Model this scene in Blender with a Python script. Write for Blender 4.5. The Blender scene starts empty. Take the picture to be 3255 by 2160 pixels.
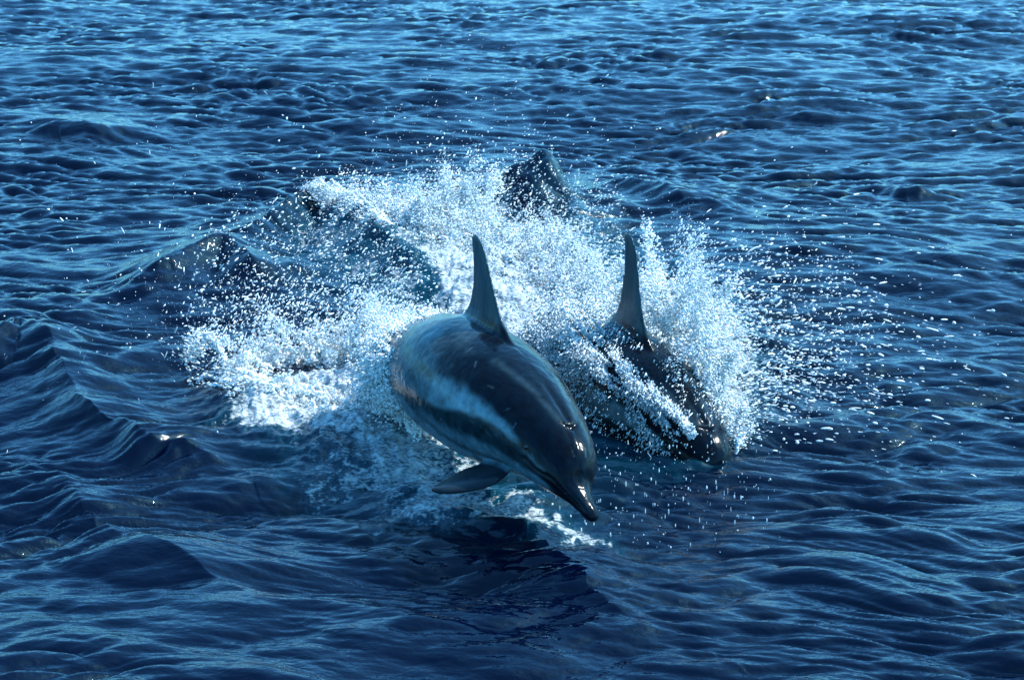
import bpy, math
import numpy as np
from mathutils import Vector

rng = np.random.default_rng(7)
scene = bpy.context.scene
# ------------------------------------------------------------------ camera
PITCH = math.radians(17.0)
CAM_H = 2.6
TANH = math.tan(math.radians(12.0))
cam_data = bpy.data.cameras.new('camera')
cam_data.sensor_width = 36.0
cam_data.lens = 18.0 / TANH
cam_data.clip_start = 0.1
cam_data.clip_end = 20000
cam = bpy.data.objects.new('camera', cam_data)
scene.collection.objects.link(cam)
cam.location = (0, 0, CAM_H)
cam.rotation_euler = (math.radians(90) - PITCH, 0, 0)
cam_data.dof.use_dof = True
cam_data.dof.focus_distance = 7.1
cam_data.dof.aperture_fstop = 13.0
scene.camera = cam
# ------------------------------------------------------------------ sky and sun
SUN_EL, SUN_AZ = 50.0, 72.0          # azimuth clockwise from +Y (view direction); sun stands to the right
world = bpy.data.worlds.new('World')
scene.world = world
world.use_nodes = True
wn, wl = world.node_tree.nodes, world.node_tree.links
wn.clear()
sky = wn.new('ShaderNodeTexSky')
sky.sky_type = 'NISHITA'
sky.sun_disc = False
sky.sun_elevation = math.radians(SUN_EL)
sky.sun_rotation = math.radians(SUN_AZ)
sky.altitude = 0
sky.air_density = 1.0
sky.dust_density = 1.5
sky.ozone_density = 3.0
tint = wn.new('ShaderNodeMix')
tint.data_type = 'RGBA'
tint.blend_type = 'MULTIPLY'
tint.inputs[0].default_value = 1.0
tint.inputs[7].default_value = (0.29, 0.77, 1.0, 1)
bg = wn.new('ShaderNodeBackground')
bg.inputs[1].default_value = 0.15
wo = wn.new('ShaderNodeOutputWorld')
wl.new(sky.outputs[0], tint.inputs[6])
wl.new(tint.outputs[2], bg.inputs[0])
wl.new(bg.outputs[0], wo.inputs[0])
sun_data = bpy.data.lights.new('sun', 'SUN')
sun_data.energy = 2.6
sun_data.angle = math.radians(0.5)
sun_data.color = (1.0, 0.95, 0.88)
sun = bpy.data.objects.new('sun', sun_data)
scene.collection.objects.link(sun)
el, az = math.radians(SUN_EL), math.radians(SUN_AZ)
sdir = Vector((math.sin(az) * math.cos(el), math.cos(az) * math.cos(el), math.sin(el)))
sun.rotation_euler = sdir.to_track_quat('Z', 'Y').to_euler()
scene.view_settings.view_transform = 'Standard'
scene.view_settings.look = 'None'
scene.view_settings.exposure = 1.7
scene.view_settings.gamma = 1.0
scene.view_settings.use_curve_mapping = False

# ------------------------------------------------------------------ helpers
SP, CP = math.sin(PITCH), math.cos(PITCH)
FPX = 1627.5 / TANH

def ray(px, py):
    """direction (depth 1 along the view axis) through a point of the 3255 x 2160 photograph"""
    u = (np.asarray(px, float) - 1627.5) / FPX
    v = (1080.0 - np.asarray(py, float)) / FPX
    return np.stack([u, CP + v * SP, -SP + v * CP], -1)

def at(px, py, d):
    return np.array([0, 0, CAM_H]) + ray(px, py) * np.asarray(d, float)[..., None]

def ground(px, py, z=0.0):
    r = ray(px, py)
    t = (z - CAM_H) / r[..., 2]
    return np.stack([r[..., 0] * t, r[..., 1] * t], -1)

def project(p):
    q = np.asarray(p, float) - np.array([0, 0, CAM_H])
    d = q[..., 1] * CP - q[..., 2] * SP
    v = (q[..., 1] * SP + q[..., 2] * CP) / d
    return np.stack([1627.5 + q[..., 0] / d * FPX, 1080 - v * FPX, d], -1)

def sstep(a, b, x):
    t = np.clip((np.asarray(x, float) - a) / (b - a), 0, 1)
    return t * t * (3 - 2 * t)

def mesh_from(name, verts, faces, smooth=True):
    verts = np.ascontiguousarray(verts, np.float32)
    faces = np.ascontiguousarray(faces, np.int32)
    me = bpy.data.meshes.new(name)
    n, k = faces.shape
    me.vertices.add(len(verts))
    me.vertices.foreach_set('co', verts.ravel())
    me.loops.add(n * k)
    me.loops.foreach_set('vertex_index', faces.ravel())
    me.polygons.add(n)
    me.polygons.foreach_set('loop_start', np.arange(0, n * k, k, dtype=np.int32))
    me.update(calc_edges=True)
    if smooth:
        me.polygons.foreach_set('use_smooth', np.ones(n, bool))
    me.validate()
    return me

def link(name, me, mat=None, parent=None, **props):
    o = bpy.data.objects.new(name, me)
    scene.collection.objects.link(o)
    if mat is not None and me is not None:
        me.materials.clear()
        me.materials.append(mat)
    if parent is not None:
        o.parent = parent
    for k, v in props.items():
        o[k] = v
    return o

def set_attr(me, name, vals):
    a = me.attributes.new(name, 'FLOAT', 'POINT')
    a.data.foreach_set('value', np.ascontiguousarray(vals, np.float32).ravel())

def set_col(me, name, vals):
    a = me.attributes.new(name, 'FLOAT_COLOR', 'POINT')
    c = np.ones((len(vals), 4), np.float32)
    c[:, :3] = vals
    a.data.foreach_set('color', c.ravel())

# periodic fields made from a spectrum ------------------------------------------------
def spectrum_tile(N, L, lmin, lmax, p, wdir, spread, seed, choppy=True):
    """random wave field on an L x L tile; wavelengths lmin..lmax; returns height and horizontal shift, rms height 1"""
    r = np.random.default_rng(seed)
    k = np.fft.fftfreq(N, L / N) * 2 * np.pi
    kx, ky = np.meshgrid(k, k, indexing='xy')
    kk = np.hypot(kx, ky)
    kk[0, 0] = 1
    amp = kk ** (-p) * sstep(2 * np.pi / lmax * 0.75, 2 * np.pi / lmax * 1.2, kk) * (1 - sstep(2 * np.pi / lmin * 0.8, 2 * np.pi / lmin * 1.3, kk))
    if spread is not None:
        a = np.arctan2(ky, kx) - wdir
        amp = amp * (np.abs(np.cos(a)) ** spread + 0.06)
    amp[0, 0] = 0
    h = (r.normal(size=(N, N)) + 1j * r.normal(size=(N, N))) * amp
    H = np.fft.ifft2(h)
    s = H.real.std()
    hr = (H.real / s).astype(np.float32)
    if not choppy:
        return hr, None, None
    dx = (np.fft.ifft2(1j * kx / kk * h).real / s).astype(np.float32)
    dy = (np.fft.ifft2(1j * ky / kk * h).real / s).astype(np.float32)
    return hr, dx, dy

def sample(tile, L, x, y):
    N = tile.shape[0]
    fx = np.mod(x / L, 1.0) * N
    fy = np.mod(y / L, 1.0) * N
    ix = fx.astype(np.int64); iy = fy.astype(np.int64)
    tx = (fx - ix).astype(np.float32); ty = (fy - iy).astype(np.float32)
    ix %= N; iy %= N
    jx = (ix + 1) % N; jy = (iy + 1) % N
    return (tile[iy, ix] * (1 - tx) + tile[iy, jx] * tx) * (1 - ty) + (tile[jy, ix] * (1 - tx) + tile[jy, jx] * tx) * ty

def seg_dist(x, y, pts):
    """distance to a polyline, side (+ = to the left of travel), parameter along it 0..1"""
    pts = np.asarray(pts, float)
    seg = np.hypot(*(pts[1:] - pts[:-1]).T)
    cum = np.concatenate([[0], np.cumsum(seg)])
    best = np.full(x.shape, 1e9); side = np.zeros(x.shape); par = np.zeros(x.shape)
    for i in range(len(pts) - 1):
        a, b = pts[i], pts[i + 1]
        e = b - a
        t = np.clip(((x - a[0]) * e[0] + (y - a[1]) * e[1]) / (e @ e), 0, 1)
        qx, qy = x - a[0] - t * e[0], y - a[1] - t * e[1]
        d = np.hypot(qx, qy)
        m = d < best
        best = np.where(m, d, best)
        side = np.where(m, np.sign(e[0] * qy - e[1] * qx), side)
        par = np.where(m, (cum[i] + t * seg[i]) / cum[-1], par)
    return best, side, par

def smooth_line(pts, n=40):
    pts = np.asarray(pts, float)
    t = np.linspace(0, len(pts) - 1, n)
    return np.stack([catmull(np.arange(len(pts)), pts[:, k], t) for k in range(pts.shape[1])], -1)

def catmull(xs, ys, x):
    xs = np.asarray(xs, float); ys = np.asarray(ys, float)
    m = np.gradient(ys, xs)
    x = np.asarray(x, float)
    i = np.clip(np.searchsorted(xs, x) - 1, 0, len(xs) - 2)
    h = xs[i + 1] - xs[i]
    t = (x - xs[i]) / h
    t2, t3 = t * t, t * t * t
    return (2*t3 - 3*t2 + 1)*ys[i] + (t3 - 2*t2 + t)*h*m[i] + (-2*t3 + 3*t2)*ys[i+1] + (t3 - t2)*h*m[i+1]

# noise tiles
T_SWELL = spectrum_tile(1024, 23.0, 0.5, 6.0, 2.3, math.radians(80), 2.0, 11)
T_CHOP = spectrum_tile(1024, 5.3, 0.06, 0.34, 1.5, math.radians(84), 1.8, 12)
T_WIDE = spectrum_tile(1024, 8.9, 0.14, 0.85, 1.75, math.radians(80), 1.6, 17)
T_RIP = spectrum_tile(1024, 3.3, 0.022, 0.12, 1.6, math.radians(88), 3.5, 13)
T_ISO = spectrum_tile(1024, 3.1, 0.02, 0.5, 1.6, 0, None, 14, choppy=False)[0]
T_BLOB = spectrum_tile(512, 7.9, 0.25, 1.6, 1.6, 0, None, 15, choppy=False)[0]

# ------------------------------------------------------------------ the shape of the sea
def G(*p, z=0.0):
    a = np.array(p, float).reshape(-1, 2)
    return ground(a[:, 0], a[:, 1], z)

# ridge: line over the water, height, width on the camera side, width on the far side, (fade in, fade out)
RIDGES = [
    # steep peak and its curved shoulder at the left
    (smooth_line(G(-120,1190, 20,1130, 95,1105, 160,1190, 260,1300, 420,1410, 700,1500)), 0.105, 0.16, 0.30, 0.12),
    (smooth_line(G(-100,1380, 60,1440, 190,1540, 380,1680, 640,1850, 900,1960)), 0.055, 0.16, 0.30, 0.25),
    (smooth_line(G(380,990, 560,940, 715,890, 800,930, 900,990)), 0.13, 0.16, 0.28, 0.3),
    # crest that throws the thin curl, running down to the near dolphin
    (smooth_line(G(640,880, 860,800, 1010,740, 1100,760, 1230,880, 1400,1010)), 0.17, 0.18, 0.22, 0.35),
    # wave standing in front of the near dolphin
    (smooth_line(G(1050,1600, 1350,1640, 1650,1690, 1830,1800, 2020,1960, 2200,2040)), 0.060, 0.30, 0.16, 0.3),
    # small ridges behind
    (smooth_line(G(1840,640, 1960,610, 2080,640, 2200,690, 2420,740)), 0.07, 0.10, 0.25, 0.3),
    (smooth_line(G(100,430, 210,415, 330,450)), 0.07, 0.15, 0.4, 0.3),
    (smooth_line(G(2820,640, 2890,630, 2960,650)), 0.06, 0.12, 0.3, 0.3),
]

# patches of white water: outline points and how thick
FOAM = [
    (G(730,1150, 880,1120, 1100,1110, 1250,1080, 1330,1180, 1330,1300, 1180,1330, 1000,1340, 880,1290, 760,1240, z=.12), 0.10, 1.0),
    (G(860,1270, 1320,1270, 1480,1440, 1580,1560, 1440,1610, 1310,1590, 1230,1520, 1130,1480, 1020,1420, 920,1340, z=.03), 0.20, 0.92),
    (G(940,690, 1040,690, 1180,800, 1300,880, 1440,1000, 1380,1000, 1200,880, 1060,760, z=.14), 0.06, 0.62),
    (G(940,1340, 1180,1330, 1250,1400, 1100,1400, 980,1380, z=.05), 0.10, 0.45),
    (G(1500,1540, 1640,1590, 1800,1660, 1960,1740, 1820,1720, 1640,1660, 1520,1590), 0.07, 0.95),
    (G(1340,1480, 1480,1500, 1600,1590, 1440,1590, z=.0), 0.10, 0.75),
    (G(1330,830, 1480,720, 1640,740, 1800,720, 1900,820, 1960,950, 1960,1100, 1900,1200, 1760,1120, 1640,1060, 1450,940, z=.12), 0.14, 1.0),
    (G(1240,760, 1350,640, 1480,600, 1590,660, 1590,780, 1450,830, 1340,850, z=.08), 0.12, 0.85),
    (G(1750,1180, 1950,1180, 2150,1330, 2300,1420, 2080,1400, 1860,1300, z=.05), 0.12, 0.42),
    (G(1960,1060, 2080,940, 2230,950, 2380,1060, 2370,1240, 2300,1330, 2150,1250, 2020,1150, z=.05), 0.12, 0.95),
    (G(800,1230, 1340,1240, 1400,1430, 1250,1490, 1080,1450, 920,1360, z=.03), 0.16, 1.0),
    (G(1700,560, 1760,700, 1900,800, 1960,760, 1840,680, z=.0), 0.15, 0.28),
]

HEAPS = [(FOAM[0][0], 1.0), (FOAM[6][0], 1.0), (FOAM[7][0], 0.5), (FOAM[9][0], 0.7)]

def poly_field(x, y, poly, soft):
    """1 inside a polygon, falling to 0 over `soft` metres outside"""
    n = len(poly)
    inside = np.zeros(x.shape, bool)
    j = n - 1
    for i in range(n):
        xi, yi = poly[i]; xj, yj = poly[j]
        c = ((yi > y) != (yj > y)) & (x < (xj - xi) * (y - yi) / (yj - yi + 1e-12) + xi)
        inside ^= c
        j = i
    d, _, _ = seg_dist(x, y, np.vstack([poly, poly[:1]]))
    sd = np.where(inside, -d, d)
    return 1 - sstep(-soft * 0.5, soft, sd)

def foam_field(x, y):
    f = np.zeros(x.shape)
    n = sample(T_ISO, 3.1, x * 0.8, y * 0.55) * 0.024 + sample(T_ISO, 3.1, x * 2.7, y * 1.6) * 0.010
    m = (np.abs(x) < 3.5) & (y > 5) & (y < 14)
    xs, ys = x[m], y[m]
    fm = np.zeros(xs.shape)
    for poly, soft, w in FOAM:
        bb = poly.min(0) - soft * 2, poly.max(0) + soft * 2
        k = (xs > bb[0][0]) & (xs < bb[1][0]) & (ys > bb[0][1]) & (ys < bb[1][1])
        v = np.zeros(xs.shape)
        v[k] = poly_field(xs[k] + n[m][k], ys[k] + 2 * n[m][k], poly, soft) * w
        fm = np.maximum(fm, v)
    f[m] = fm
    return f

def bump(x, y, c, rx, ry, h, ang=0.0, p=2.0):
    # a rounded swelling of the water
    ca, sa = math.cos(ang), math.sin(ang)
    u = ((x - c[0]) * ca + (y - c[1]) * sa) / rx
    v = (-(x - c[0]) * sa + (y - c[1]) * ca) / ry
    return h * np.exp(-(u * u + v * v) ** (p / 2))

HUMP = G(1672, 668)[0]
HUMP2 = G(1765, 668)[0]

def surface(x, y, cell=None):
    """displaced position of the sea sheet at (x, y), and foam amount"""
    if cell is None:
        cell = np.full(x.shape, 0.01)
    # crest lines of the ripples are bent by the passing animals
    lx = np.clip(x, -4, 4)
    bend = -0.55 * sstep(0.6, -3.2, x) * (np.clip(9 - y, 0, 6)) * 0.45 * (x + 0.6) * 0.6 \
           + 0.045 * sstep(0.2, 2.4, x) * np.clip(10 - y, 0, 5) * 0.6 * (x - 0.2)
    bend = np.clip(bend, -3, 3)
    wx = sample(T_BLOB, 7.9, x * 0.5, y * 0.5) * 0.05
    wy = sample(T_BLOB, 7.9, x * 0.5 + 3.3, y * 0.5 + 1.7) * 0.05
    px_, py_ = x + wx, y + bend + wy
    s1, s1x, s1y = [sample(t, 23.0, x + 2, y + 5) for t in T_SWELL]
    c1, c1x, c1y = [sample(t, 5.3, px_ * 0.72 + y * .1, py_) for t in T_CHOP]
    w1, w1x, w1y = [sample(t, 8.9, px_ * 0.8, py_ - 0.1 * px_ + 3) for t in T_WIDE]
    r1, r1x, r1y = [sample(t, 3.3, px_ * 0.5, py_ + 0.12 * px_) for t in T_RIP]
    k1 = 1 - sstep(0.25, 0.8, cell)
    k2 = 1 - sstep(0.06, 0.25, cell)
    k3 = 1 - sstep(0.02, 0.08, cell)
    mod = np.clip(1.0 + 0.45 * sample(T_BLOB, 7.9, x * .6 + 1, y * .6), 0.25, 2.0)
    a1, a2, a3 = 0.024 * k1, 0.0076 * k2 * (0.4 + 0.6 * mod), 0.0020 * k3 * mod
    calm = 1 - 0.7 * np.exp(-(((x + 0.1) / 1.0) ** 2 + ((y - 7.2) / 1.3) ** 2))
    a1 = a1 * calm
    near = 1 - sstep(6.5, 10.5, y + 0.8 * sample(T_BLOB, 7.9, x * .5, y * .3 + 2))
    a2 = a2 * (1 - 0.30 * near)
    a4 = (0.004 + 0.0070 * near) * k1
    z = a1 * s1 + a2 * c1 + a3 * r1 + a4 * w1
    ox = -(a1 * s1x + 0.85 * a2 * c1x + 0.8 * a4 * w1x + 0.5 * a3 * r1x)
    oy = -(a1 * s1y + 0.85 * a2 * c1y + 0.8 * a4 * w1y + 0.5 * a3 * r1y)
    m = (np.abs(x) < 6) & (y > 3) & (y < 18)
    xm, ym = x[m], y[m]
    wob = sample(T_ISO, 3.1, xm * .5, ym * .5)
    wob2 = sample(T_BLOB, 7.9, xm * 1.3, ym * 1.3)
    zz = np.zeros(xm.shape)
    for line, h, wn_, wf, fade in RIDGES:
        d, side, par = seg_dist(xm + 0.015 * wob2, ym + 0.012 * wob + 0.015 * wob2, line)
        w = np.where(side < 0, wn_, wf)           # lines run left to right: right side of travel = camera side
        prof = (1 / (1 + (d / w) ** 2) ** 1.5) * 0.6 + 0.4 * np.exp(-d / (w * 0.45))
        env = sstep(0, fade, par) * (1 - sstep(1 - fade, 1, par))
        zz += h * prof * (0.15 + 0.85 * env) * np.where((par <= 0) | (par >= 1), np.exp(-(d / 0.3) ** 2), 1)
    zz += bump(xm + .02 * wob, ym, HUMP, 0.15, 0.20, 0.205 + .025 * wob2, p=3.6) + bump(xm + .02 * wob2, ym, HUMP2, 0.12, 0.22, 0.07 + .02 * wob, p=3.2)
    zz += bump(xm, ym, G(1930, 690)[0], 0.12, 0.15, 0.05) + bump(xm, ym, G(1830, 740)[0], 0.10, 0.15, 0.05)
    z[m] += zz
    foam = foam_field(x, y)
    # heaped white water
    fn = sample(T_ISO, 3.1, x * 1.0, y * 0.8 + 1)
    fn2 = sample(T_ISO, 3.1, x * 3.1 + 1, y * 2.2)
    heap = np.zeros(x.shape)
    mh = (np.abs(x) < 3.5) & (y > 5) & (y < 14)
    xh, yh = x[mh], y[mh]
    hh = np.zeros(xh.shape)
    for poly, w in HEAPS:
        hh = np.maximum(hh, poly_field(xh, yh, poly, 0.22) * w)
    heap[mh] = hh
    z = z + heap * (0.055 + 0.010 * fn) + foam * (0.0035 * fn2 + 0.003 * fn)
    return x + ox, y + oy, z, foam

def build_sea():
    # rows: dense in view, stretching behind and to the horizon
    v = np.linspace(0.152, -0.158, 880)
    yy = []
    for vv in v:
        r = ray(1627.5, 1080 - vv * FPX)
        yy.append(r[1] * CAM_H / -r[2])
    yy = np.sort(np.array(yy))
    first, last = yy[0], yy[-1]
    near = first - np.cumsum(0.03 * 1.22 ** np.arange(36))
    far = last + np.cumsum(0.08 * 1.11 ** np.arange(90))
    ys = np.concatenate([near[::-1], yy, far])
    t = np.linspace(-0.255, 0.255, 1180)
    out = 0.255 + np.cumsum(0.0006 * 1.12 ** np.arange(85))
    ts = np.concatenate([-out[::-1], t, out])
    W = np.sqrt(ys ** 2 + 1.5)
    X = ts[None, :] * W[:, None]
    Y = np.repeat(ys[:, None], len(ts), 1)
    cx = np.gradient(X, axis=1); cy = np.gradient(Y, axis=0)
    cell = np.maximum(cx, cy * 0.5)
    x, y, z, foam = surface(X.ravel(), Y.ravel(), cell.ravel())
    R, C = X.shape
    i = np.arange(R - 1)[:, None] * C + np.arange(C - 1)[None, :]
    F = np.stack([i, i + 1, i + C + 1, i + C], -1).reshape(-1, 4)
    me = mesh_from('water', np.stack([x, y, z], -1), F)
    set_attr(me, 'foam', foam)
    aer = np.zeros(x.shape)
    m = (np.abs(x) < 3.5) & (y > 5) & (y < 14)
    a = np.zeros(m.sum())
    for poly, w in AERATED:
        a = np.maximum(a, poly_field(x[m], y[m], poly, 0.5) * w)
    aer[m] = a
    set_attr(me, 'aerated', aer)
    return me, (X, Y, z.reshape(R, C), foam.reshape(R, C))

AERATED = [
    (G(1250,1340, 1500,1480, 1700,1560, 1600,1640, 1300,1560, 1100,1440), 0.35),
    (G(1650,1060, 1850,1150, 2000,1260, 2050,1380, 1850,1330, 1700,1200), 1.0),
    (G(1500,800, 1700,790, 1850,830, 1950,930, 1700,980, 1400,900), 0.8),
    (G(1150,760, 1350,900, 1450,1000, 1250,1000, 1050,850), 0.5),
]

def water_material():
    m = bpy.data.materials.new('sea_water')
    m.use_nodes = True
    nt = m.node_tree
    N, L = nt.nodes, nt.links
    b = N['Principled BSDF']
    def math_(op, a, c=None, clamp=False):
        n = N.new('ShaderNodeMath'); n.operation = op; n.use_clamp = clamp
        for k, v in ((0, a), (1, c)):
            if v is None: continue
            if isinstance(v, (int, float)): n.inputs[k].default_value = v
            else: L.new(v, n.inputs[k])
        return n.outputs[0]
    geo = N.new('ShaderNodeNewGeometry')
    mp = N.new('ShaderNodeMapping'); mp.inputs['Scale'].default_value = (0.55, 1.0, 1.0)
    mp.inputs['Rotation'].default_value = (0, 0, math.radians(8))
    L.new(geo.outputs['Position'], mp.inputs['Vector'])
    n1 = N.new('ShaderNodeTexNoise'); n1.inputs['Scale'].default_value = 34; n1.inputs['Detail'].default_value = 3
    n1.inputs['Roughness'].default_value = 0.55
    L.new(mp.outputs[0], n1.inputs['Vector'])
    at1 = N.new('ShaderNodeAttribute'); at1.attribute_name = 'foam'
    at2 = N.new('ShaderNodeAttribute'); at2.attribute_name = 'aerated'
    # foam breakup, stretched along the flow
    mp2 = N.new('ShaderNodeMapping'); mp2.inputs['Scale'].default_value = (0.6, 1.0, 1.0)
    mp2.inputs['Rotation'].default_value = (0, 0, math.radians(-35))
    L.new(geo.outputs['Position'], mp2.inputs['Vector'])
    n2 = N.new('ShaderNodeTexNoise'); n2.inputs['Scale'].default_value = 30; n2.inputs['Detail'].default_value = 7
    n2.inputs['Roughness'].default_value = 0.68; n2.inputs['Distortion'].default_value = 0.6
    L.new(mp2.outputs[0], n2.inputs['Vector'])
    n3 = N.new('ShaderNodeTexNoise'); n3.inputs['Scale'].default_value = 115; n3.inputs['Detail'].default_value = 3
    L.new(mp2.outputs[0], n3.inputs['Vector'])
    nn = math_('ADD', math_('MULTIPLY', n2.outputs[0], 0.58), math_('MULTIPLY', n3.outputs[0], 0.42))
    # threshold falls as foam grows
    th = math_('SUBTRACT', 0.70, math_('MULTIPLY', at1.outputs['Fac'], 0.34))
    mask = math_('MULTIPLY', math_('SUBTRACT', nn, th), 4.0, True)
    mask = math_('MULTIPLY', mask, math_('MULTIPLY', at1.outputs['Fac'], 6.0, True), True)
    deep = (0.0001, 0.0011, 0.0085, 1)
    teal = (0.002, 0.055, 0.085, 1)
    aer = math_('MULTIPLY', at2.outputs['Fac'], 0.8)
    aer = math_('ADD', aer, math_('MULTIPLY', at1.outputs['Fac'], 0.6), True)
    mc = N.new('ShaderNodeMix'); mc.data_type = 'RGBA'
    mc.inputs[6].default_value = deep; mc.inputs[7].default_value = teal
    L.new(aer, mc.inputs[0])
    mf = N.new('ShaderNodeMix'); mf.data_type = 'RGBA'
    L.new(mask, mf.inputs[0]); L.new(mc.outputs[2], mf.inputs[6])
    mf.inputs[7].default_value = (0.56, 0.62, 0.62, 1)
    L.new(mf.outputs[2], b.inputs['Base Color'])
    b.inputs['IOR'].default_value = 1.333
    rr = N.new('ShaderNodeMapRange'); L.new(mask, rr.inputs[0])
    rr.inputs[3].default_value = 0.035; rr.inputs[4].default_value = 0.6
    L.new(rr.outputs[0], b.inputs['Roughness'])
    b1 = N.new('ShaderNodeBump'); b1.inputs['Distance'].default_value = 0.012; b1.inputs['Strength'].default_value = 0.4
    L.new(n1.outputs[0], b1.inputs['Height'])
    b2 = N.new('ShaderNodeBump'); b2.inputs['Distance'].default_value = 0.02
    L.new(math_('MULTIPLY', at1.outputs['Fac'], 1.0, True), b2.inputs['Strength'])
    L.new(nn, b2.inputs['Height']); L.new(b1.outputs[0], b2.inputs['Normal'])
    L.new(b2.outputs[0], b.inputs['Normal'])
    return m

def simple_mat(name, color, rough=0.5, **kw):
    m = bpy.data.materials.new(name)
    m.use_nodes = True
    b = m.node_tree.nodes['Principled BSDF']
    b.inputs['Base Color'].default_value = (*color, 1)
    b.inputs['Roughness'].default_value = rough
    for k, v in kw.items():
        b.inputs[k.replace('_', ' ')].default_value = v
    return m

# ------------------------------------------------------------------ sea
M_WATER = water_material()
sea_me, SEA = build_sea()
link('water', sea_me, M_WATER, kind='structure', label='dark blue rippled open sea with bright sky streaks')

# ------------------------------------------------------------------ dolphins
#        s     top   bottom  side   (half sizes round the spine, metres)
PROFILE = np.array([
    [0.000, 0.004, 0.004, 0.005],
    [0.006, 0.011, 0.012, 0.013],
    [0.020, 0.017, 0.017, 0.020],
    [0.060, 0.021, 0.024, 0.028],
    [0.100, 0.026, 0.033, 0.037],
    [0.125, 0.031, 0.040, 0.046],
    [0.140, 0.040, 0.045, 0.053],
    [0.155, 0.064, 0.050, 0.062],
    [0.175, 0.085, 0.056, 0.072],
    [0.210, 0.105, 0.066, 0.087],
    [0.260, 0.121, 0.081, 0.104],
    [0.330, 0.136, 0.103, 0.124],
    [0.420, 0.150, 0.128, 0.144],
    [0.550, 0.170, 0.168, 0.174],
    [0.700, 0.186, 0.196, 0.194],
    [0.850, 0.192, 0.205, 0.198],
    [1.000, 0.190, 0.196, 0.192],
    [1.200, 0.168, 0.155, 0.165],
    [1.400, 0.140, 0.120, 0.130],
    [1.600, 0.095, 0.080, 0.072],
    [1.800, 0.064, 0.055, 0.036],
    [1.950, 0.046, 0.040, 0.020],
    [2.020, 0.020, 0.020, 0.012]])

def prof(s):
    return [np.interp(s, PROFILE[:, 0], PROFILE[:, k]) if False else np.maximum(catmull(PROFILE[:, 0], PROFILE[:, k], s), 0.002) for k in (1, 2, 3)]

def spine_frames(spine, roll, n=700):
    spine = np.asarray(spine, float)
    P = at(spine[:, 1], spine[:, 2], spine[:, 3])
    s = np.linspace(0, PROFILE[-1, 0], n)
    pts = np.stack([catmull(spine[:, 0], P[:, k], s) for k in range(3)], -1)
    for _ in range(60):       # iron out kinks
        pts[1:-1] = pts[1:-1] * 0.5 + 0.25 * (pts[2:] + pts[:-2])
    F = -np.gradient(pts, s, axis=0)
    F /= np.linalg.norm(F, axis=1)[:, None]
    up = np.array([math.sin(roll), 0, math.cos(roll)]) if np.isscalar(roll) else None
    U = up - (F @ up)[:, None] * F
    U /= np.linalg.norm(U, axis=1)[:, None]
    R = np.cross(F, U)
    return s, pts, F, U, R

def blade(sections, nseg=28):
    """closed wing: list of (leading edge, trailing edge, half thickness, normal)"""
    a = np.linspace(0, 2 * np.pi, nseg, endpoint=False)
    c = 0.5 - 0.5 * np.cos(a)                       # 0 lead .. 1 trail
    th = np.sign(np.sin(a)) * 2.6 * (0.2969 * np.sqrt(c) - 0.126 * c - 0.3516 * c ** 2 + 0.2843 * c ** 3 - 0.1036 * c ** 4) * 1.9 + np.sign(np.sin(a)) * 0.16 * c
    V = []
    for L_, T_, t, N_ in sections:
        L_, T_, N_ = map(np.asarray, (L_, T_, N_))
        V.append(L_ + (T_ - L_) * c[:, None] + N_ * (t * th)[:, None])
    V = np.array(V)
    k = len(V)
    verts = V.reshape(-1, 3)
    faces = []
    for i in range(k - 1):
        for j in range(nseg):
            j2 = (j + 1) % nseg
            faces.append((i * nseg + j, i * nseg + j2, (i + 1) * nseg + j2, (i + 1) * nseg + j))
    verts = np.vstack([verts, V[0].mean(0), V[-1].mean(0)])
    c0, c1 = k * nseg, k * nseg + 1
    caps = []
    for j in range(nseg):
        j2 = (j + 1) % nseg
        caps.append((c0, j2, j)); caps.append((c1, (k - 1) * nseg + j, (k - 1) * nseg + j2))
    return verts, faces, caps

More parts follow.
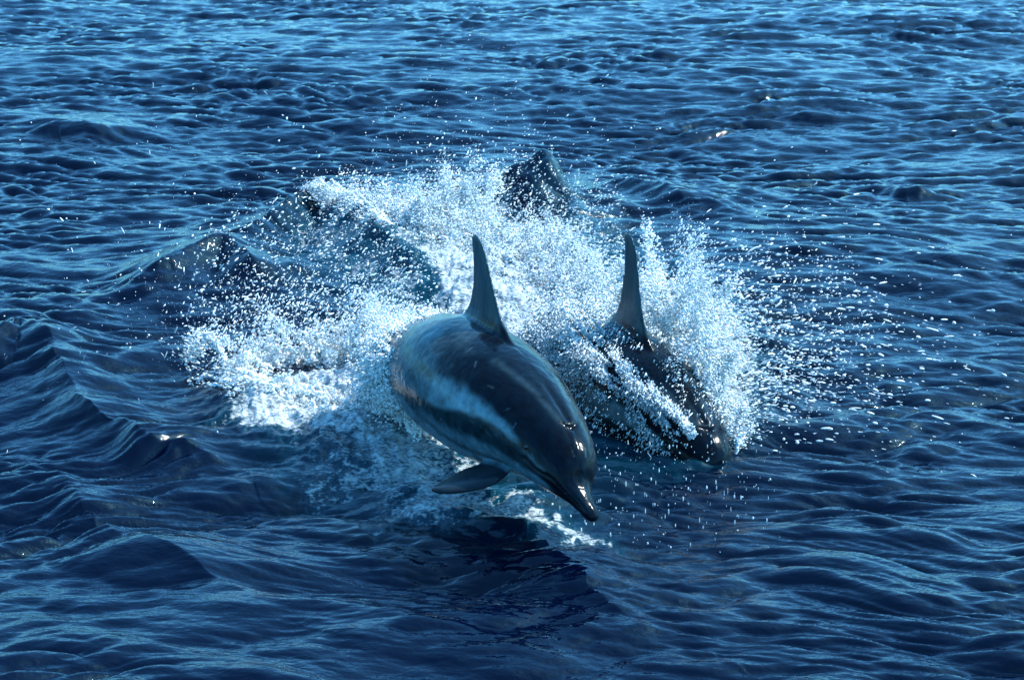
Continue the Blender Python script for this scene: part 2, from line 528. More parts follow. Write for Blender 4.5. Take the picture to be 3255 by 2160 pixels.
def dolphin(spine, roll, fin, flippers, skin, voxel):
    s, P, F, U, R = spine_frames(spine, roll)
    rt, rb, rs = prof(s)
    na = 72
    phi = np.linspace(0, 2 * np.pi, na, endpoint=False)
    c, sn = np.cos(phi), np.sin(phi)
    V = P[:, None] + U[:, None] * (np.where(c > 0, rt[:, None], rb[:, None]) * c)[..., None] + R[:, None] * (rs[:, None] * sn)[..., None]
    n = len(s)
    verts = [tuple(v) for v in V.reshape(-1, 3)]
    faces = []
    for i in range(n - 1):
        for j in range(na):
            j2 = (j + 1) % na
            faces.append((i * na + j, (i + 1) * na + j, (i + 1) * na + j2, i * na + j2))
    verts += [tuple(P[0] + F[0] * .002), tuple(P[-1])]
    for j in range(na):
        j2 = (j + 1) % na
        faces.append((n * na, j, j2)); faces.append((n * na + 1, (n - 1) * na + j2, (n - 1) * na + j))
    def frame(sv):
        i = int(np.argmin(abs(s - sv)))
        return P[i], F[i], U[i], R[i], rt[i], rb[i], rs[i]
    # dorsal fin
    secs = []
    f0, f1, fh, lean, sweep = fin
    for h in np.concatenate([[-0.2], np.linspace(0, 1, 26)]):
        hh = max(h, 0)
        sl = f0 + (f1 - f0) * (sweep * hh ** 0.80 + 0.10 * hh ** 4) - 0.07 * math.exp(-hh / 0.10)
        st = f1 + 0.03 * hh - 0.035 * math.sin(math.pi * hh) + 0.05 * math.exp(-hh / 0.07)
        if hh > 0.88:
            k = (hh - 0.88) / 0.12
            w = st - sl
            m_ = (sl + st) / 2 + 0.006 * k
            w *= math.sqrt(max(0.0, 1 - k * k * 0.92))
            sl, st = m_ - w / 2, m_ + w / 2
        pl = frame(sl); pt = frame(min(st, 2.0))
        ptm = frame((f0 + f1) / 2)
        up = ptm[2] + ptm[3] * lean
        hgt = fh * h
        base_l = pl[0] + pl[2] * pl[4] * 0.94
        base_t = pt[0] + pt[2] * pt[4] * 0.94
        b0 = hh ** 0.7                                   # at the root follow the back, at the tip stay level
        mid = (frame(f0)[0] + frame(f0)[2] * frame(f0)[4] * .94 + frame(f1)[0] + frame(f1)[2] * frame(f1)[4] * .94) / 2
        ax = -ptm[1]
        flat_l = mid + ax * (sl - (f0 + f1) / 2); flat_t = mid + ax * (st - (f0 + f1) / 2)
        Lp = base_l * (1 - b0) + flat_l * b0 + up * hgt
        Tp = base_t * (1 - b0) + flat_t * b0 + up * hgt
        t = 0.021 * (1 - 0.60 * hh) + 0.040 * math.exp(-hh / 0.085)
        if hh > 0.9: t *= math.sqrt(max(0.05, 1 - ((hh - 0.9) / 0.1) ** 2 * 0.9))
        secs.append((Lp, Tp, t, ptm[3]))
    parts = [blade(secs)]
    for fl in flippers:
        L0 = smooth_line(at(*np.array([q[:3] for q in fl['lead']]).T), 26)
        T0 = smooth_line(at(*np.array([q[:3] for q in fl['trail']]).T), 26)
        secs = []
        for k in range(26):
            h = k / 25
            ch = T0[k] - L0[k]
            span = (L0[min(k + 1, 25)] - L0[max(k - 1, 0)])
            N_ = np.cross(ch, span); N_ /= np.linalg.norm(N_) + 1e-9
            t = 0.024 * (1 - 0.5 * h) + 0.012 * math.exp(-h / 0.15)
            secs.append((L0[k], T0[k], t, N_))
        parts.append(blade(secs))
    for v_, f_, cp in parts:
        o = len(verts)
        verts += [tuple(v) for v in v_]
        faces += [tuple(o + i for i in f) for f in f_] + [tuple(o + i for i in f) for f in cp]
    me = bpy.data.meshes.new('raw'); me.from_pydata(verts, [], faces); me.update()
    import bmesh
    bm = bmesh.new(); bm.from_mesh(me)
    # each closed shell gets outward normals
    bmesh.ops.recalc_face_normals(bm, faces=bm.faces)
    bm.to_mesh(me); bm.free()
    tmp = bpy.data.objects.new('raw', me); scene.collection.objects.link(tmp)
    md = tmp.modifiers.new('r', 'REMESH'); md.mode = 'VOXEL'; md.voxel_size = voxel; md.use_smooth_shade = True
    sm = tmp.modifiers.new('s', 'SMOOTH'); sm.factor = 0.5; sm.iterations = 7
    dg = bpy.context.evaluated_depsgraph_get()
    out = bpy.data.meshes.new_from_object(tmp.evaluated_get(dg))
    bpy.data.objects.remove(tmp)
    nv = len(out.vertices)
    co = np.empty(nv * 3, np.float32); out.vertices.foreach_get('co', co); co = co.reshape(-1, 3).astype(float)
    no = np.empty(nv * 3, np.float32); out.vertices.foreach_get('normal', no); no = no.reshape(-1, 3).astype(float)
    # body coordinates of every vertex: s along the animal, v = 0 back .. 1 belly, side +1 right
    idx = np.empty(nv, int)
    for a in range(0, nv, 20000):
        q = co[a:a + 20000]
        d2 = ((q[:, None, :] - P[None, ::4]) ** 2).sum(-1)
        idx[a:a + 20000] = d2.argmin(1) * 4
    for _ in range(3):      # slide to the perpendicular station
        off = ((co - P[idx]) * -F[idx]).sum(1)
        idx = np.clip(idx + np.round(off / (s[1] - s[0])).astype(int), 0, n - 1)
    q = co - P[idx]
    a_, b_ = (q * U[idx]).sum(1), (q * R[idx]).sum(1)
    rv = np.where(a_ > 0, rt[idx], rb[idx])
    v = np.arctan2(np.abs(b_) / rs[idx], a_ / rv) / np.pi
    rr = np.hypot(b_ / rs[idx], a_ / rv)
    sv = s[idx]
    col, disp = skin(sv, v, np.sign(b_), rr, co)
    co2 = co + no * disp[:, None]
    out.vertices.foreach_set('co', co2.astype(np.float32).ravel())
    out.update()
    set_col(out, 'skin', col)
    out.polygons.foreach_set('use_smooth', np.ones(len(out.polygons), bool))
    return out, frame, (s, P, F, U, R, rt, rb, rs)

def curve(xs, ys, x):
    return np.interp(x, xs, ys)

def near_curve(s, v, pts, w):
    """soft 1 at distance 0 from a polyline drawn in (s, v*0.5) body space"""
    d, _, par = seg_dist(s, v * 0.5, np.array([(a, b * 0.5) for a, b in pts]))
    return np.exp(-(d / w) ** 2), par

def skin_near(s, v, side, rr, co):
    k = sample(T_ISO, 3.1, s * 2.0 + 0.3 * side, v * 1.3)          # mottling
    k2 = sample(T_ISO, 3.1, s * 7.0, v * 4.0 + side)
    vv = v + 0.005 * k
    cape = np.array([0.0014, 0.0048, 0.009])
    mid = np.array([0.009, 0.024, 0.030])
    pale = np.array([0.115, 0.20, 0.22])
    white = np.array([0.22, 0.30, 0.32])
    def mix(c, d, m): return c * (1 - m[:, None]) + d * m[:, None]
    c = np.tile(cape, (len(s), 1))
    st, _ = near_curve(s, v, [(0.30, 0.085), (0.42, 0.11), (0.60, 0.16)], 0.012)
    c = mix(c, np.array([0.012, 0.026, 0.036]), st)
    # grey wash on the tail half
    c = mix(c, np.array([0.080, 0.145, 0.165]), sstep(0.72, 1.10, s + 0.03 * k + 0.25 * (v - 0.1)) * 0.85)
    # pale flank patch: a point at the eye, broad behind
    e_top = curve([0.28, 0.33, 0.40, 0.53, 0.67, 0.78, 0.95], [0.425, 0.415, 0.392, 0.372, 0.378, 0.44, 0.50], s)
    e_bot = curve([0.28, 0.35, 0.445, 0.52, 0.59, 0.72, 0.95], [0.43, 0.45, 0.445, 0.475, 0.51, 0.555, 0.56], s)
    jag = 0.002 * k2
    m1 = sstep(e_top - 0.035, e_top + 0.035, vv) * (1 - sstep(e_bot - 0.016, e_bot + 0.022, vv + jag)) * sstep(0.28, 0.36, s) * (1 - sstep(0.74, 0.84, s))
    below = sstep(e_bot - 0.016, e_bot + 0.022, vv + jag)
    c = mix(c, pale, m1)
    c = mix(c, mid, below * sstep(0.17, 0.3, s))
    b_top = curve([0.14, 0.2, 0.3, 0.36, 0.47, 0.59, 0.70, 0.95], [0.57, 0.55, 0.57, 0.60, 0.595, 0.60, 0.62, 0.62], s)
    c = mix(c, np.array([0.065, 0.125, 0.15]), sstep(b_top - 0.02, b_top + 0.04, vv) * sstep(0.13, 0.2, s))
    st, _ = near_curve(s, vv, [(0.36, 0.70), (0.47, 0.715), (0.57, 0.72), (0.72, 0.70), (0.95, 0.62)], 0.010)
    c = mix(c, mid, st * 0.8)
    c = mix(c, white, sstep(0.86, 0.96, vv) * sstep(0.16, 0.3, s))
    # stripe flipper to jaw
    st, _ = near_curve(s, vv, [(0.54, 0.80), (0.48, 0.815), (0.384, 0.805), (0.30, 0.80), (0.2, 0.80)], 0.014)
    c = mix(c, cape, st)
    # beak and lips dark
    c = mix(c, cape * 1.3, 1 - sstep(0.13, 0.19, s))
    # gape, with a paler line above it, and the eye patch
    gape = [(0.015, 0.50), (0.08, 0.49), (0.135, 0.46), (0.173, 0.450), (0.20, 0.478), (0.231, 0.494), (0.275, 0.482)]
    st, _ = near_curve(s, v, [(ga, gb - 0.040) for ga, gb in gape[4:]] + [(0.29, 0.44)], 0.006)
    c = mix(c, np.array([0.05, 0.09, 0.10]), st * 0.8)
    st, _ = near_curve(s, v, gape, 0.0055)
    c = mix(c, cape * 0.3, st)
    ml = st
    st, _ = near_curve(s, v, [(0.285, 0.485), (0.26, 0.50), (0.235, 0.51)], 0.010)
    c = mix(c, cape * 0.7, st * 0.8)
    st, _ = near_curve(s, v, [(0.285, 0.412), (0.305, 0.412)], 0.010)
    c = mix(c, cape * 0.5, st)
    # fins
    f = sstep(1.10, 1.22, rr)
    c = mix(c, np.array([0.024, 0.052, 0.063]), f)
    c = mix(c, np.array([0.007, 0.013, 0.018]), f * sstep(0.35, 0.5, v))
    # scratches
    for i in range(9):
        s0, v0 = 0.18 + 0.75 * ((i * 0.618) % 1), 0.08 + 0.4 * ((i * 0.377) % 1)
        a = i * 2.4
        st, _ = near_curve(s, v, [(s0, v0), (s0 + 0.022 * math.cos(a), v0 + 0.04 * math.sin(a))], 0.0022)
        c = mix(c, np.array([0.06, 0.10, 0.12]), st * 0.6)
    c *= (1 + 0.16 * k + 0.12 * k2)[:, None]
    disp = -0.0035 * ml * (1 - f)
    # blowhole: crescent just behind the melon
    ds, dl = (s - 0.270) , v * np.sign(side) * 0.42
    cres = np.exp(-(((ds - 0.9 * dl * dl / 0.03 * 0.4) / 0.008) ** 2 + (dl / 0.028) ** 2))
    bowl = np.exp(-((ds / 0.035) ** 2 + (dl / 0.045) ** 2))
    groove = np.exp(-(dl / 0.014) ** 2) * sstep(0.28, 0.30, s) * (1 - sstep(0.40, 0.52, s))
    disp -= (0.009 * cres + 0.004 * bowl + 0.005 * groove) * (1 - f)
    c = mix(c, cape * 0.3, cres)
    disp += 0.0006 * k * (1 - f)
    return np.clip(c, 0.002, 0.9), disp

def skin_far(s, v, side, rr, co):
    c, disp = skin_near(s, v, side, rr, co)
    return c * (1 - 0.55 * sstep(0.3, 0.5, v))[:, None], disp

def skin_material():
    m = bpy.data.materials.new('wet_dolphin_skin')
    m.use_nodes = True
    N, L = m.node_tree.nodes, m.node_tree.links
    b = N['Principled BSDF']
    a = N.new('ShaderNodeAttribute'); a.attribute_name = 'skin'
    L.new(a.outputs['Color'], b.inputs['Base Color'])
    geo = N.new('ShaderNodeNewGeometry')
    n = N.new('ShaderNodeTexNoise'); n.inputs['Scale'].default_value = 60; n.inputs['Detail'].default_value = 5
    L.new(geo.outputs['Position'], n.inputs['Vector'])
    r = N.new('ShaderNodeMapRange'); L.new(n.outputs[0], r.inputs[0])
    r.inputs[1].default_value = .3; r.inputs[2].default_value = .7
    r.inputs[3].default_value = 0.12; r.inputs[4].default_value = 0.20
    L.new(r.outputs[0], b.inputs['Roughness'])
    bp = N.new('ShaderNodeBump'); bp.inputs['Distance'].default_value = 0.0006; bp.inputs['Strength'].default_value = 0.3
    L.new(n.outputs[0], bp.inputs['Height']); L.new(bp.outputs[0], b.inputs['Normal'])
    b.inputs['Coat Weight'].default_value = 0.0
    b.inputs['IOR'].default_value = 1.19
    b.inputs['Coat Roughness'].default_value = 0.12
    return m

M_SKIN = skin_material()
M_EYE = simple_mat('dolphin_eye', (0.004, 0.004, 0.005), 0.06)

def add_eyes(parent, fr, sv=0.290, v=0.412, r=0.008):
    P_, F_, U_, R_, rt, rb, rs = fr(sv)
    for side in (1, -1):
        ph = v * math.pi
        c = math.cos(ph)
        pos = P_ + U_ * ((rt if c > 0 else rb) * c) + R_ * (side * rs * math.sin(ph))
        import bmesh
        bm = bmesh.new()
        bmesh.ops.create_uvsphere(bm, u_segments=20, v_segments=12, radius=r)
        me = bpy.data.meshes.new('eye'); bm.to_mesh(me); bm.free()
        me.polygons.foreach_set('use_smooth', np.ones(len(me.polygons), bool))
        o = link('eye', me, M_EYE, parent)
        o.location = Vector(pos - R_ * side * r * 0.35) - parent.location

def make_dolphin(label, spine, roll, fin, flippers, voxel, skin=skin_near):
    me, fr, data = dolphin(spine, roll, fin, flippers, skin, voxel)
    base = Vector(data[1][350]); base.z = 0
    root = bpy.data.objects.new('dolphin', None); scene.collection.objects.link(root)
    root.location = base
    root['label'] = label; root['category'] = 'dolphin'; root['group'] = 'dolphins leaping together'
    b = link('body', me, M_SKIN, root)
    b.location = -base
    add_eyes(root, fr)
    return root, data

SPINE1 = [
    (0.00, 1893, 1654, 6.68), (0.14, 1828, 1552, 6.74), (0.24, 1792, 1490, 6.81), (0.32, 1752, 1436, 6.88), (0.50, 1672, 1350, 7.02),
    (0.75, 1560, 1256, 7.24), (1.00, 1447, 1190, 7.49), (1.30, 1345, 1180, 7.77), (1.60, 1262, 1245, 8.03), (2.02, 1190, 1420, 8.25)]
FLIP1 = [dict(lead=[(1660, 1440, 6.98), (1602, 1518, 6.86), (1532, 1552, 6.83), (1450, 1566, 6.84), (1395, 1566, 6.87), (1372, 1556, 6.90)],
              trail=[(1530, 1380, 7.12), (1532, 1466, 6.99), (1476, 1490, 6.97), (1425, 1518, 6.95), (1388, 1540, 6.93), (1370, 1553, 6.91)]),
         dict(lead=[(1760, 1380, 7.05), (1790, 1440, 7.10), (1790, 1480, 7.20), (1770, 1500, 7.32)],
              trail=[(1700, 1340, 7.20), (1720, 1400, 7.25), (1740, 1440, 7.32), (1764, 1498, 7.34)])]
d1, D1 = make_dolphin('near dolphin leaping clear of the water, beak down, one dark flipper spread',
                  SPINE1, 0.20, (0.69, 0.97, 0.275, 0.10, 0.72), FLIP1, 0.0045)
SPINE2 = [
    (0.00, 2325, 1600, 7.62), (0.14, 2280, 1525, 7.66), (0.32, 2206, 1432, 7.76), (0.50, 2128, 1345, 7.88),
    (0.75, 2022, 1246, 8.05), (1.00, 1920, 1180, 8.25), (1.30, 1795, 1155, 8.48), (1.60, 1680, 1190, 8.72), (2.02, 1540, 1290, 8.95)]
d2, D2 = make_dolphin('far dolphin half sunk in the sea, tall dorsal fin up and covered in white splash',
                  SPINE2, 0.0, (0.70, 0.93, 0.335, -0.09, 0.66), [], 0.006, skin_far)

# ------------------------------------------------------------------ spray
def water_z(x, y):
    """height of the built sea near a point (coarse: rms ripples ignored)"""
    X, Y, Z, Fm = SEA
    r = np.clip(np.searchsorted(Y[:, 0], y), 0, len(Y) - 1)
    W = np.sqrt(Y[r, 0] ** 2 + 1.5)
    ts = X[0] / math.sqrt(Y[0, 0] ** 2 + 1.5)
    c = np.clip(np.searchsorted(ts, x / W), 0, len(ts) - 1)
    return Z[r, c]

def spray_material():
    m = bpy.data.materials.new('spray_drops')
    m.use_nodes = True
    N, L = m.node_tree.nodes, m.node_tree.links
    b = N['Principled BSDF']
    oi = N.new('ShaderNodeObjectInfo')
    geo = N.new('ShaderNodeNewGeometry')
    n = N.new('ShaderNodeTexNoise'); n.inputs['Scale'].default_value = 55; n.inputs['Detail'].default_value = 4
    L.new(geo.outputs['Position'], n.inputs['Vector'])
    ad = N.new('ShaderNodeMath'); ad.operation = 'MULTIPLY_ADD'
    L.new(oi.outputs['Random'], ad.inputs[0]); ad.inputs[1].default_value = 0.55; L.new(n.outputs[0], ad.inputs[2])
    r = N.new('ShaderNodeValToRGB')
    r.color_ramp.elements[0].position = 0.42; r.color_ramp.elements[0].color = (0.16, 0.27, 0.33, 1)
    r.color_ramp.elements[1].position = 0.80; r.color_ramp.elements[1].color = (0.80, 0.83, 0.80, 1)
    L.new(ad.outputs[0], r.inputs[0]); L.new(r.outputs[0], b.inputs['Base Color'])
    b.inputs['Roughness'].default_value = 0.18
    b.inputs['IOR'].default_value = 1.333
    return m
M_DROP = spray_material()

def drops_tree():
    ng = bpy.data.node_groups.new('drops', 'GeometryNodeTree')
    ng.interface.new_socket('Geometry', in_out='INPUT', socket_type='NodeSocketGeometry')
    ng.interface.new_socket('Geometry', in_out='OUTPUT', socket_type='NodeSocketGeometry')
    N, L = ng.nodes, ng.links
    gi, go = N.new('NodeGroupInput'), N.new('NodeGroupOutput')
    ico = N.new('GeometryNodeMeshIcoSphere'); ico.inputs['Radius'].default_value = 1.0; ico.inputs['Subdivisions'].default_value = 2
    sh = N.new('GeometryNodeSetShadeSmooth'); L.new(ico.outputs[0], sh.inputs[0])
    mt = N.new('GeometryNodeSetMaterial'); mt.inputs['Material'].default_value = M_DROP
    L.new(sh.outputs[0], mt.inputs[0])
    ip = N.new('GeometryNodeInstanceOnPoints')
    L.new(gi.outputs[0], ip.inputs['Points']); L.new(mt.outputs[0], ip.inputs['Instance'])
    for nm, sock in (('size', 'Scale'), ('turn', 'Rotation')):
        a = N.new('GeometryNodeInputNamedAttribute'); a.data_type = 'FLOAT_VECTOR'; a.inputs['Name'].default_value = nm
        L.new(a.outputs[0], ip.inputs[sock])
    # torn sheets: the dense part of the cloud melts together
    w = N.new('GeometryNodeInputNamedAttribute'); w.data_type = 'FLOAT'; w.inputs['Name'].default_value = 'web'
    gt = N.new('FunctionNodeCompare'); gt.data_type = 'FLOAT'; gt.operation = 'GREATER_THAN'
    L.new(w.outputs[0], gt.inputs[0]); gt.inputs[1].default_value = 0.0001
    mp = N.new('GeometryNodeMeshToPoints')
    L.new(gi.outputs[0], mp.inputs['Mesh']); L.new(gt.outputs[0], mp.inputs['Selection']); L.new(w.outputs[0], mp.inputs['Radius'])
    pv = N.new('GeometryNodePointsToVolume'); pv.resolution_mode = 'VOXEL_SIZE'
    L.new(mp.outputs[0], pv.inputs['Points'])
    pv.inputs['Voxel Size'].default_value = 0.0042
    w2 = N.new('GeometryNodeInputNamedAttribute'); w2.data_type = 'FLOAT'; w2.inputs['Name'].default_value = 'web'
    L.new(w2.outputs[0], pv.inputs['Radius'])
    vm = N.new('GeometryNodeVolumeToMesh'); vm.resolution_mode = 'GRID'
    L.new(pv.outputs[0], vm.inputs['Volume']); vm.inputs['Threshold'].default_value = 0.1
    s2_ = N.new('GeometryNodeSetShadeSmooth'); L.new(vm.outputs[0], s2_.inputs[0])
    m2 = N.new('GeometryNodeSetMaterial'); m2.inputs['Material'].default_value = M_DROP; L.new(s2_.outputs[0], m2.inputs[0])
    jn = N.new('GeometryNodeJoinGeometry'); L.new(ip.outputs[0], jn.inputs[0]); L.new(m2.outputs[0], jn.inputs[0])
    L.new(jn.outputs[0], go.inputs[0])
    return ng
DROPS = drops_tree()

def drop_cloud(name, label, pts, rad, vel, web=None, stretch=2.0, z_clip=True, drift=(1.6, 0.5, 0.55)):
    pts = np.asarray(pts, float)
    if z_clip:
        k = pts[:, 2] > water_z(pts[:, 0], pts[:, 1]) - 0.004
        pts, rad, vel = pts[k], rad[k], vel[k]
        web = None if web is None else web[k]
    me = bpy.data.meshes.new(name)
    me.vertices.add(len(pts))
    me.vertices.foreach_set('co', pts.astype(np.float32).ravel())
    sp = np.linalg.norm(vel, axis=1) + 1e-6
    dd = vel + (np.array(drift) if len(vel) else 0)
    d = dd / (np.linalg.norm(dd, axis=1) + 1e-6)[:, None]
    e = 1 + stretch * rng.random(len(pts)) ** 1.5 * np.clip(sp, 0, 1.5)
    size = np.stack([rad / np.sqrt(e), rad / np.sqrt(e) * rng.uniform(.75, 1.1, len(pts)), rad * e], -1)
    # euler turning +Z onto the flight direction
    th = np.arccos(np.clip(d[:, 2], -1, 1)); az_ = np.arctan2(d[:, 1], d[:, 0])
    turn = np.stack([np.zeros(len(pts)), th, az_], -1)
    for nm, v in (('size', size), ('turn', turn)):
        a = me.attributes.new(nm, 'FLOAT_VECTOR', 'POINT'); a.data.foreach_set('vector', v.astype(np.float32).ravel())
    set_attr(me, 'web', np.zeros(len(pts)) if web is None else web)
    o = link(name, me, None, kind='stuff', label=label)
    me.materials.append(M_DROP)
    md = o.modifiers.new('drops', 'NODES'); md.node_group = DROPS
    return o

def jets(line, njet, ndrop, v0, vj, tmax=0.45, r=(0.0006, 0.0042), rpow=5.0, fan=0.12, width=0.03, par=None, core=0.35, tpow=0.9, web=0.16):
    """fingers of drops thrown from a line on the water; v0 mean velocity, vj jitter of each finger"""
    ln = smooth_line(np.asarray(line, float), 60)
    u = rng.random(njet) if par is None else rng.choice(np.linspace(0, 1, len(par)), njet, p=np.array(par) / np.sum(par)) + rng.normal(0, 0.5 / len(par), njet)
    u = np.clip(u, 0, 1) * 59
    i = np.minimum(u.astype(int), 58); f = (u - i)[:, None]
    b = ln[i] * (1 - f) + ln[i + 1] * f
    b = b + rng.normal(0, width, b.shape) * ([1, 1] if b.shape[1] == 2 else [1, 1, .5])
    if b.shape[1] == 2:
        b = np.column_stack([b, water_z(b[:, 0], b[:, 1])])
    v = np.array(v0) + rng.normal(0, 1, (njet, 3)) * np.array(vj)
    v[:, 2] = np.abs(v[:, 2])
    cnt = rng.poisson(2.2 * ndrop * rng.gamma(1.2, 1 / 1.2, njet))
    J = np.repeat(np.arange(njet), cnt)
    n = len(J)
    t = tmax * rng.random(n) ** tpow
    vv = v[J] * (1 + fan * rng.normal(size=(n, 1))) + rng.normal(0, fan * 0.6, (n, 3)) * np.linalg.norm(v[J], axis=1)[:, None]
    p = b[J] + vv * t[:, None]
    p[:, 2] -= 4.9 * t * t
    vel = vv.copy(); vel[:, 2] -= 9.8 * t
    rad = (r[0] + (r[1] - r[0]) * rng.random(n) ** rpow) * (1 + core * np.exp(-t / (0.25 * tmax)))
    webr = np.where((rng.random(n) < web) & (t < tmax * 0.8), 0.0056 - 0.0018 * t / tmax, 0.0)
    return p, rad, vel, webr

def cat(*a):
    return [np.concatenate(q) for q in zip(*a)]

def film(D, n, s_rng, spow, centre, width, off0, offs, side=1, thr=0.0, r=(0.0009, 0.0042), webp=0.3, webr=0.0046):
    """water clinging to and tearing off an animal's skin; torn into strands along the body"""
    s_, P_, F_, U_, R_, rt_, rb_, rs_ = D
    sv = s_rng[0] + (s_rng[1] - s_rng[0]) * rng.random(n) ** spow
    v = np.interp(sv, *centre) + rng.normal(0, 1, n) * np.interp(sv, *width)
    q = sample(T_ISO, 3.1, sv * 0.9, v * 3.0 + sv * 0.5) + 0.5 * sample(T_ISO, 3.1, sv * 3, v * 6)
    k = q > thr
    sv, v = sv[k], v[k]; n = len(sv)
    i = np.clip((sv / s_[-1] * (len(s_) - 1)).astype(int), 0, len(s_) - 1)
    off = np.abs(rng.normal(0, 1, n)) ** 1.3 * np.interp(sv, off0, offs)
    c, sn = np.cos(v * np.pi), np.sin(v * np.pi) * side
    pp = P_[i] + U_[i] * (np.where(c > 0, rt_[i], rb_[i]) * c + off * c)[:, None] + R_[i] * (rs_[i] * sn + off * sn)[:, None]
    return (pp, r[0] + (r[1] - r[0]) * rng.random(n) ** 4, -F_[i] * 1.3 + rng.normal(0, .3, (n, 3)), np.where(rng.random(n) < webp, webr, 0.0))

# left of the near dolphin, where its tail breaks out
la = G(740,1235, 850,1200, 1000,1180, 1150,1160, 1270,1130)
lb = G(760,1240, 900,1290, 1100,1320, 1290,1310)
s1 = cat(jets(la, 150, 170, (-0.25, 0.05, 0.8), (0.35, 0.3, 0.5), 0.22, fan=.08),
         jets(lb, 420, 60, (-0.2, 0.0, 0.35), (0.3, 0.3, 0.25), 0.12, width=0.05),
         jets(G(1215,1300, 1260,1345, 1320,1375, 1345,1400), 260, 90, (0.0, 0.0, 1.15), (0.14, 0.2, 0.5), 0.22, fan=.08, width=.03),
         jets(G(1170,1180, 1230,1200, 1260,1260), 260, 90, (0.0, 0.0, 1.2), (0.2, 0.2, 0.5), 0.24, fan=.08, width=.04),
         jets(la, 26, 60, (-0.5, 0.1, 1.5), (0.5, 0.3, 0.5), 0.30, fan=.05, r=(.002, .006)),
         jets(la, 200, 22, (-0.35, 0.5, 1.5), (0.9, 0.8, 0.6), 0.42, fan=.3, web=0))
s1 = cat(s1, film(D1, 26000, (1.08, 1.55), 0.6, ([1.0, 1.5], [0.45, 0.40]), ([1.0, 1.5], [0.25, 0.3]), [1.0, 1.15, 1.5], [0.003, 0.012, 0.03], thr=0.1))
drop_cloud('left_splash', 'white splash and drops left of the near dolphin where its tail leaves the sea', *s1)

# the far dolphin: wall of spray on its right side, drops flung to the right
ra = G(2020,1120, 2085,1190, 2155,1265, 2220,1330, 2275,1385)
s2 = cat(jets(ra, 100, 430, (0.04, 0.1, 1.5), (0.15, 0.25, 0.75), 0.30, fan=.06, width=0.03),
         jets(ra, 500, 90, (0.15, 0.1, 0.6), (0.25, 0.25, 0.35), 0.16, width=0.05),
         jets(G(2190,1330, 2240,1380, 2280,1410), 50, 230, (0.24, 0.1, 1.05), (0.18, 0.2, 0.4), 0.26, fan=.07),
         jets(ra, 50, 90, (0.15, 0.2, 2.2), (0.35, 0.3, 0.35), 0.34, fan=.03, r=(.002, .006)),
         jets(ra, 110, 26, (1.3, 0.2, 1.6), (0.7, 0.6, 0.6), 0.5, fan=.16, r=(.0015, .0065), web=0))
drop_cloud('right_splash', 'tall white splash thrown up on the right of the far dolphin', *s2)

# water streaming over the far dolphin
s_, P_, F_, U_, R_, rt_, rb_, rs_ = D2
s3 = cat(film(D2, 55000, (0.26, 1.35), 0.75, ([0.16, 0.3, 0.6, 0.8, 1.0, 1.35], [0.15, 0.19, 0.25, 0.28, 0.24, 0.1]),
              ([0.16, 0.3, 0.6, 0.8, 1.0, 1.35], [0.02, 0.028, 0.032, 0.04, 0.09, 0.3]), [0.2, 1.3], [0.008, 0.035], thr=-0.55),
         film(D2, 9000, (0.25, 1.3), 0.8, ([0.2, 1.3], [0.36, 0.40]), ([0.2, 1.3], [0.10, 0.16]), [0.2, 1.3], [0.006, 0.03], thr=0.2, webp=0.1),
         film(D2, 2500, (0.3, 0.9), 1.0, ([0.2, 1.3], [0.0, 0.0]), ([0.2, 1.3], [0.22, 0.22]), [0.2, 1.3], [0.006, 0.02], thr=0.3, webp=0.0))
rb2 = G(1760,900, 1850,980, 1920,1080, 1990,1150)
rb3 = G(1480,800, 1600,850, 1720,880, 1840,950, 1900,1030)
s3 = cat(s3, jets(rb2, 260, 60, (-0.1, 0.2, 0.8), (0.3, 0.35, 0.4), 0.22, width=0.06),
         jets(rb3, 700, 50, (-0.15, 0.2, 0.5), (0.35, 0.35, 0.35), 0.16, width=0.11),
         jets(rb3, 300, 20, (-0.5, 0.2, 1.2), (0.8, 0.7, 0.6), 0.36, fan=.3, width=.15, web=0))
drop_cloud('middle_splash', 'white churned water between the two dolphins running over the far back', *s3)

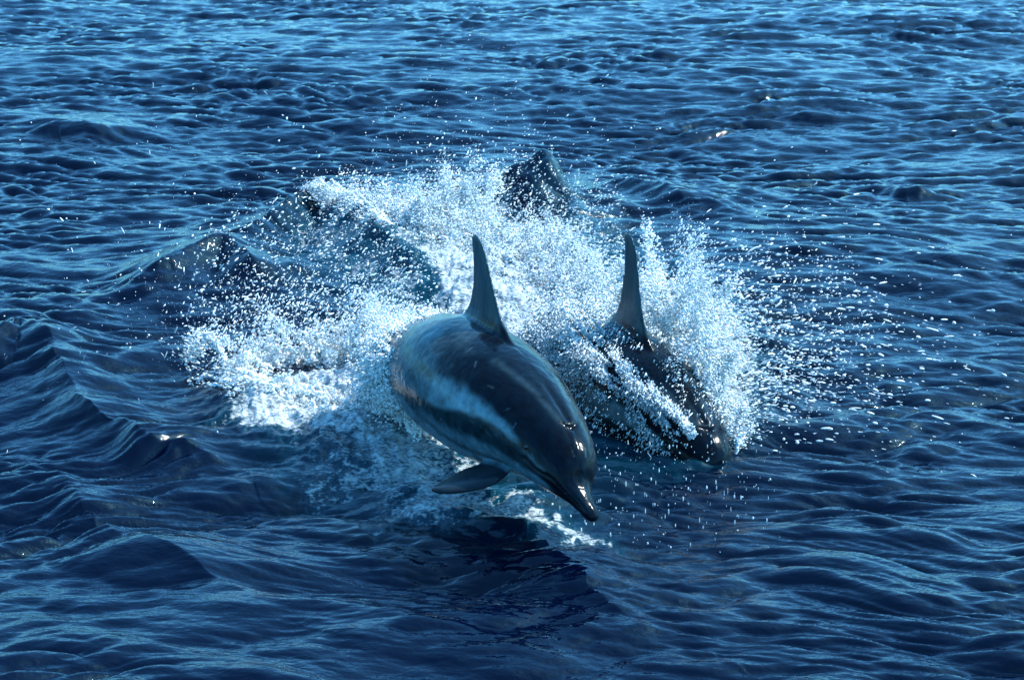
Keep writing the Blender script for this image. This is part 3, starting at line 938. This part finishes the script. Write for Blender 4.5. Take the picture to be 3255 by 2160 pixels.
# plume behind
ba = G(1310,850, 1400,840, 1480,820, 1545,800)
s4 = cat(jets(ba, 110, 370, (-0.05, 0.1, 1.35), (0.16, 0.25, 0.35), 0.30, fan=.07, width=0.04),
         jets(G(1180,700, 1300,740, 1400,800, 1500,880), 500, 40, (-0.2, 0.1, 0.7), (0.5, 0.4, 0.4), 0.2, width=0.08),
         jets(ba, 90, 14, (-0.3, 0.2, 1.1), (0.6, 0.5, 0.4), 0.42, fan=.2, web=0))
drop_cloud('back_splash', 'white plume of spray behind the near dolphin fin', *s4)

# curling lip at the far left
s5 = cat(jets(G(1040,735, 1080,745, 1180,800, 1260,870), 200, 60, (-0.55, 0.0, 0.55), (0.12, 0.1, 0.25), 0.17, fan=.06, width=.015, r=(.0015, .0035)),
         jets(G(700,880, 730,880), 8, 20, (-0.4, 0.0, 0.35), (0.2, 0.15, 0.15), 0.10, width=.015, r=(.001, .0025), web=0))
drop_cloud('curling_lip', 'thin white lip curling off the wave crest behind on the left', *s5)

# loose drops in the air
def scatter(poly, n, zr, r):
    lo, hi = poly.min(0), poly.max(0)
    q = rng.uniform(lo, hi, (n * 4, 2))
    q = q[poly_field(q[:, 0], q[:, 1], poly, 0.25) > rng.random(len(q))][:n]
    z = water_z(q[:, 0], q[:, 1]) + zr * rng.random(len(q)) ** 1.5
    return np.column_stack([q, z]), r[0] + (r[1] - r[0]) * rng.random(len(q)) ** 3, np.tile([-.6, .2, -.3], (len(q), 1)) + rng.normal(0, .3, (len(q), 3)), np.zeros(len(q))
s6 = cat(scatter(G(620,1000, 900,830, 1250,800, 1400,1000, 1250,1150, 800,1150), 1500, 0.18, (.0015, .0055)),
         scatter(G(950,720, 1300,640, 1700,680, 1600,900, 1350,1000), 1500, 0.16, (.0015, .005)),
         scatter(G(1600,640, 1900,640, 2000,860, 1750,950), 900, 0.12, (.0015, .004)),
         scatter(G(2150,900, 2500,850, 2750,960, 2650,1150, 2400,1400, 2350,1200), 900, 0.16, (.0015, .006)),
         scatter(G(1300,250, 1600,250, 1700,520, 1900,650, 1200,650), 160, 0.3, (.0015, .0045)))
drop_cloud('flying_drops', 'loose drops of water flying over the sea round the dolphins', *s6)
p, r_, v_, w_ = scatter(G(1380,1560, 1900,1700, 2300,1760, 2500,1600, 2000,1450, 1880,1500), 420, 0.3, (.0012, .0035))
drop_cloud('falling_drops', 'small drops falling from the beak and belly of the near dolphin', p, r_, v_ * 0 + np.array([0.02, 0, -1.0]), None, stretch=2.5, drift=(0, 0, 0))
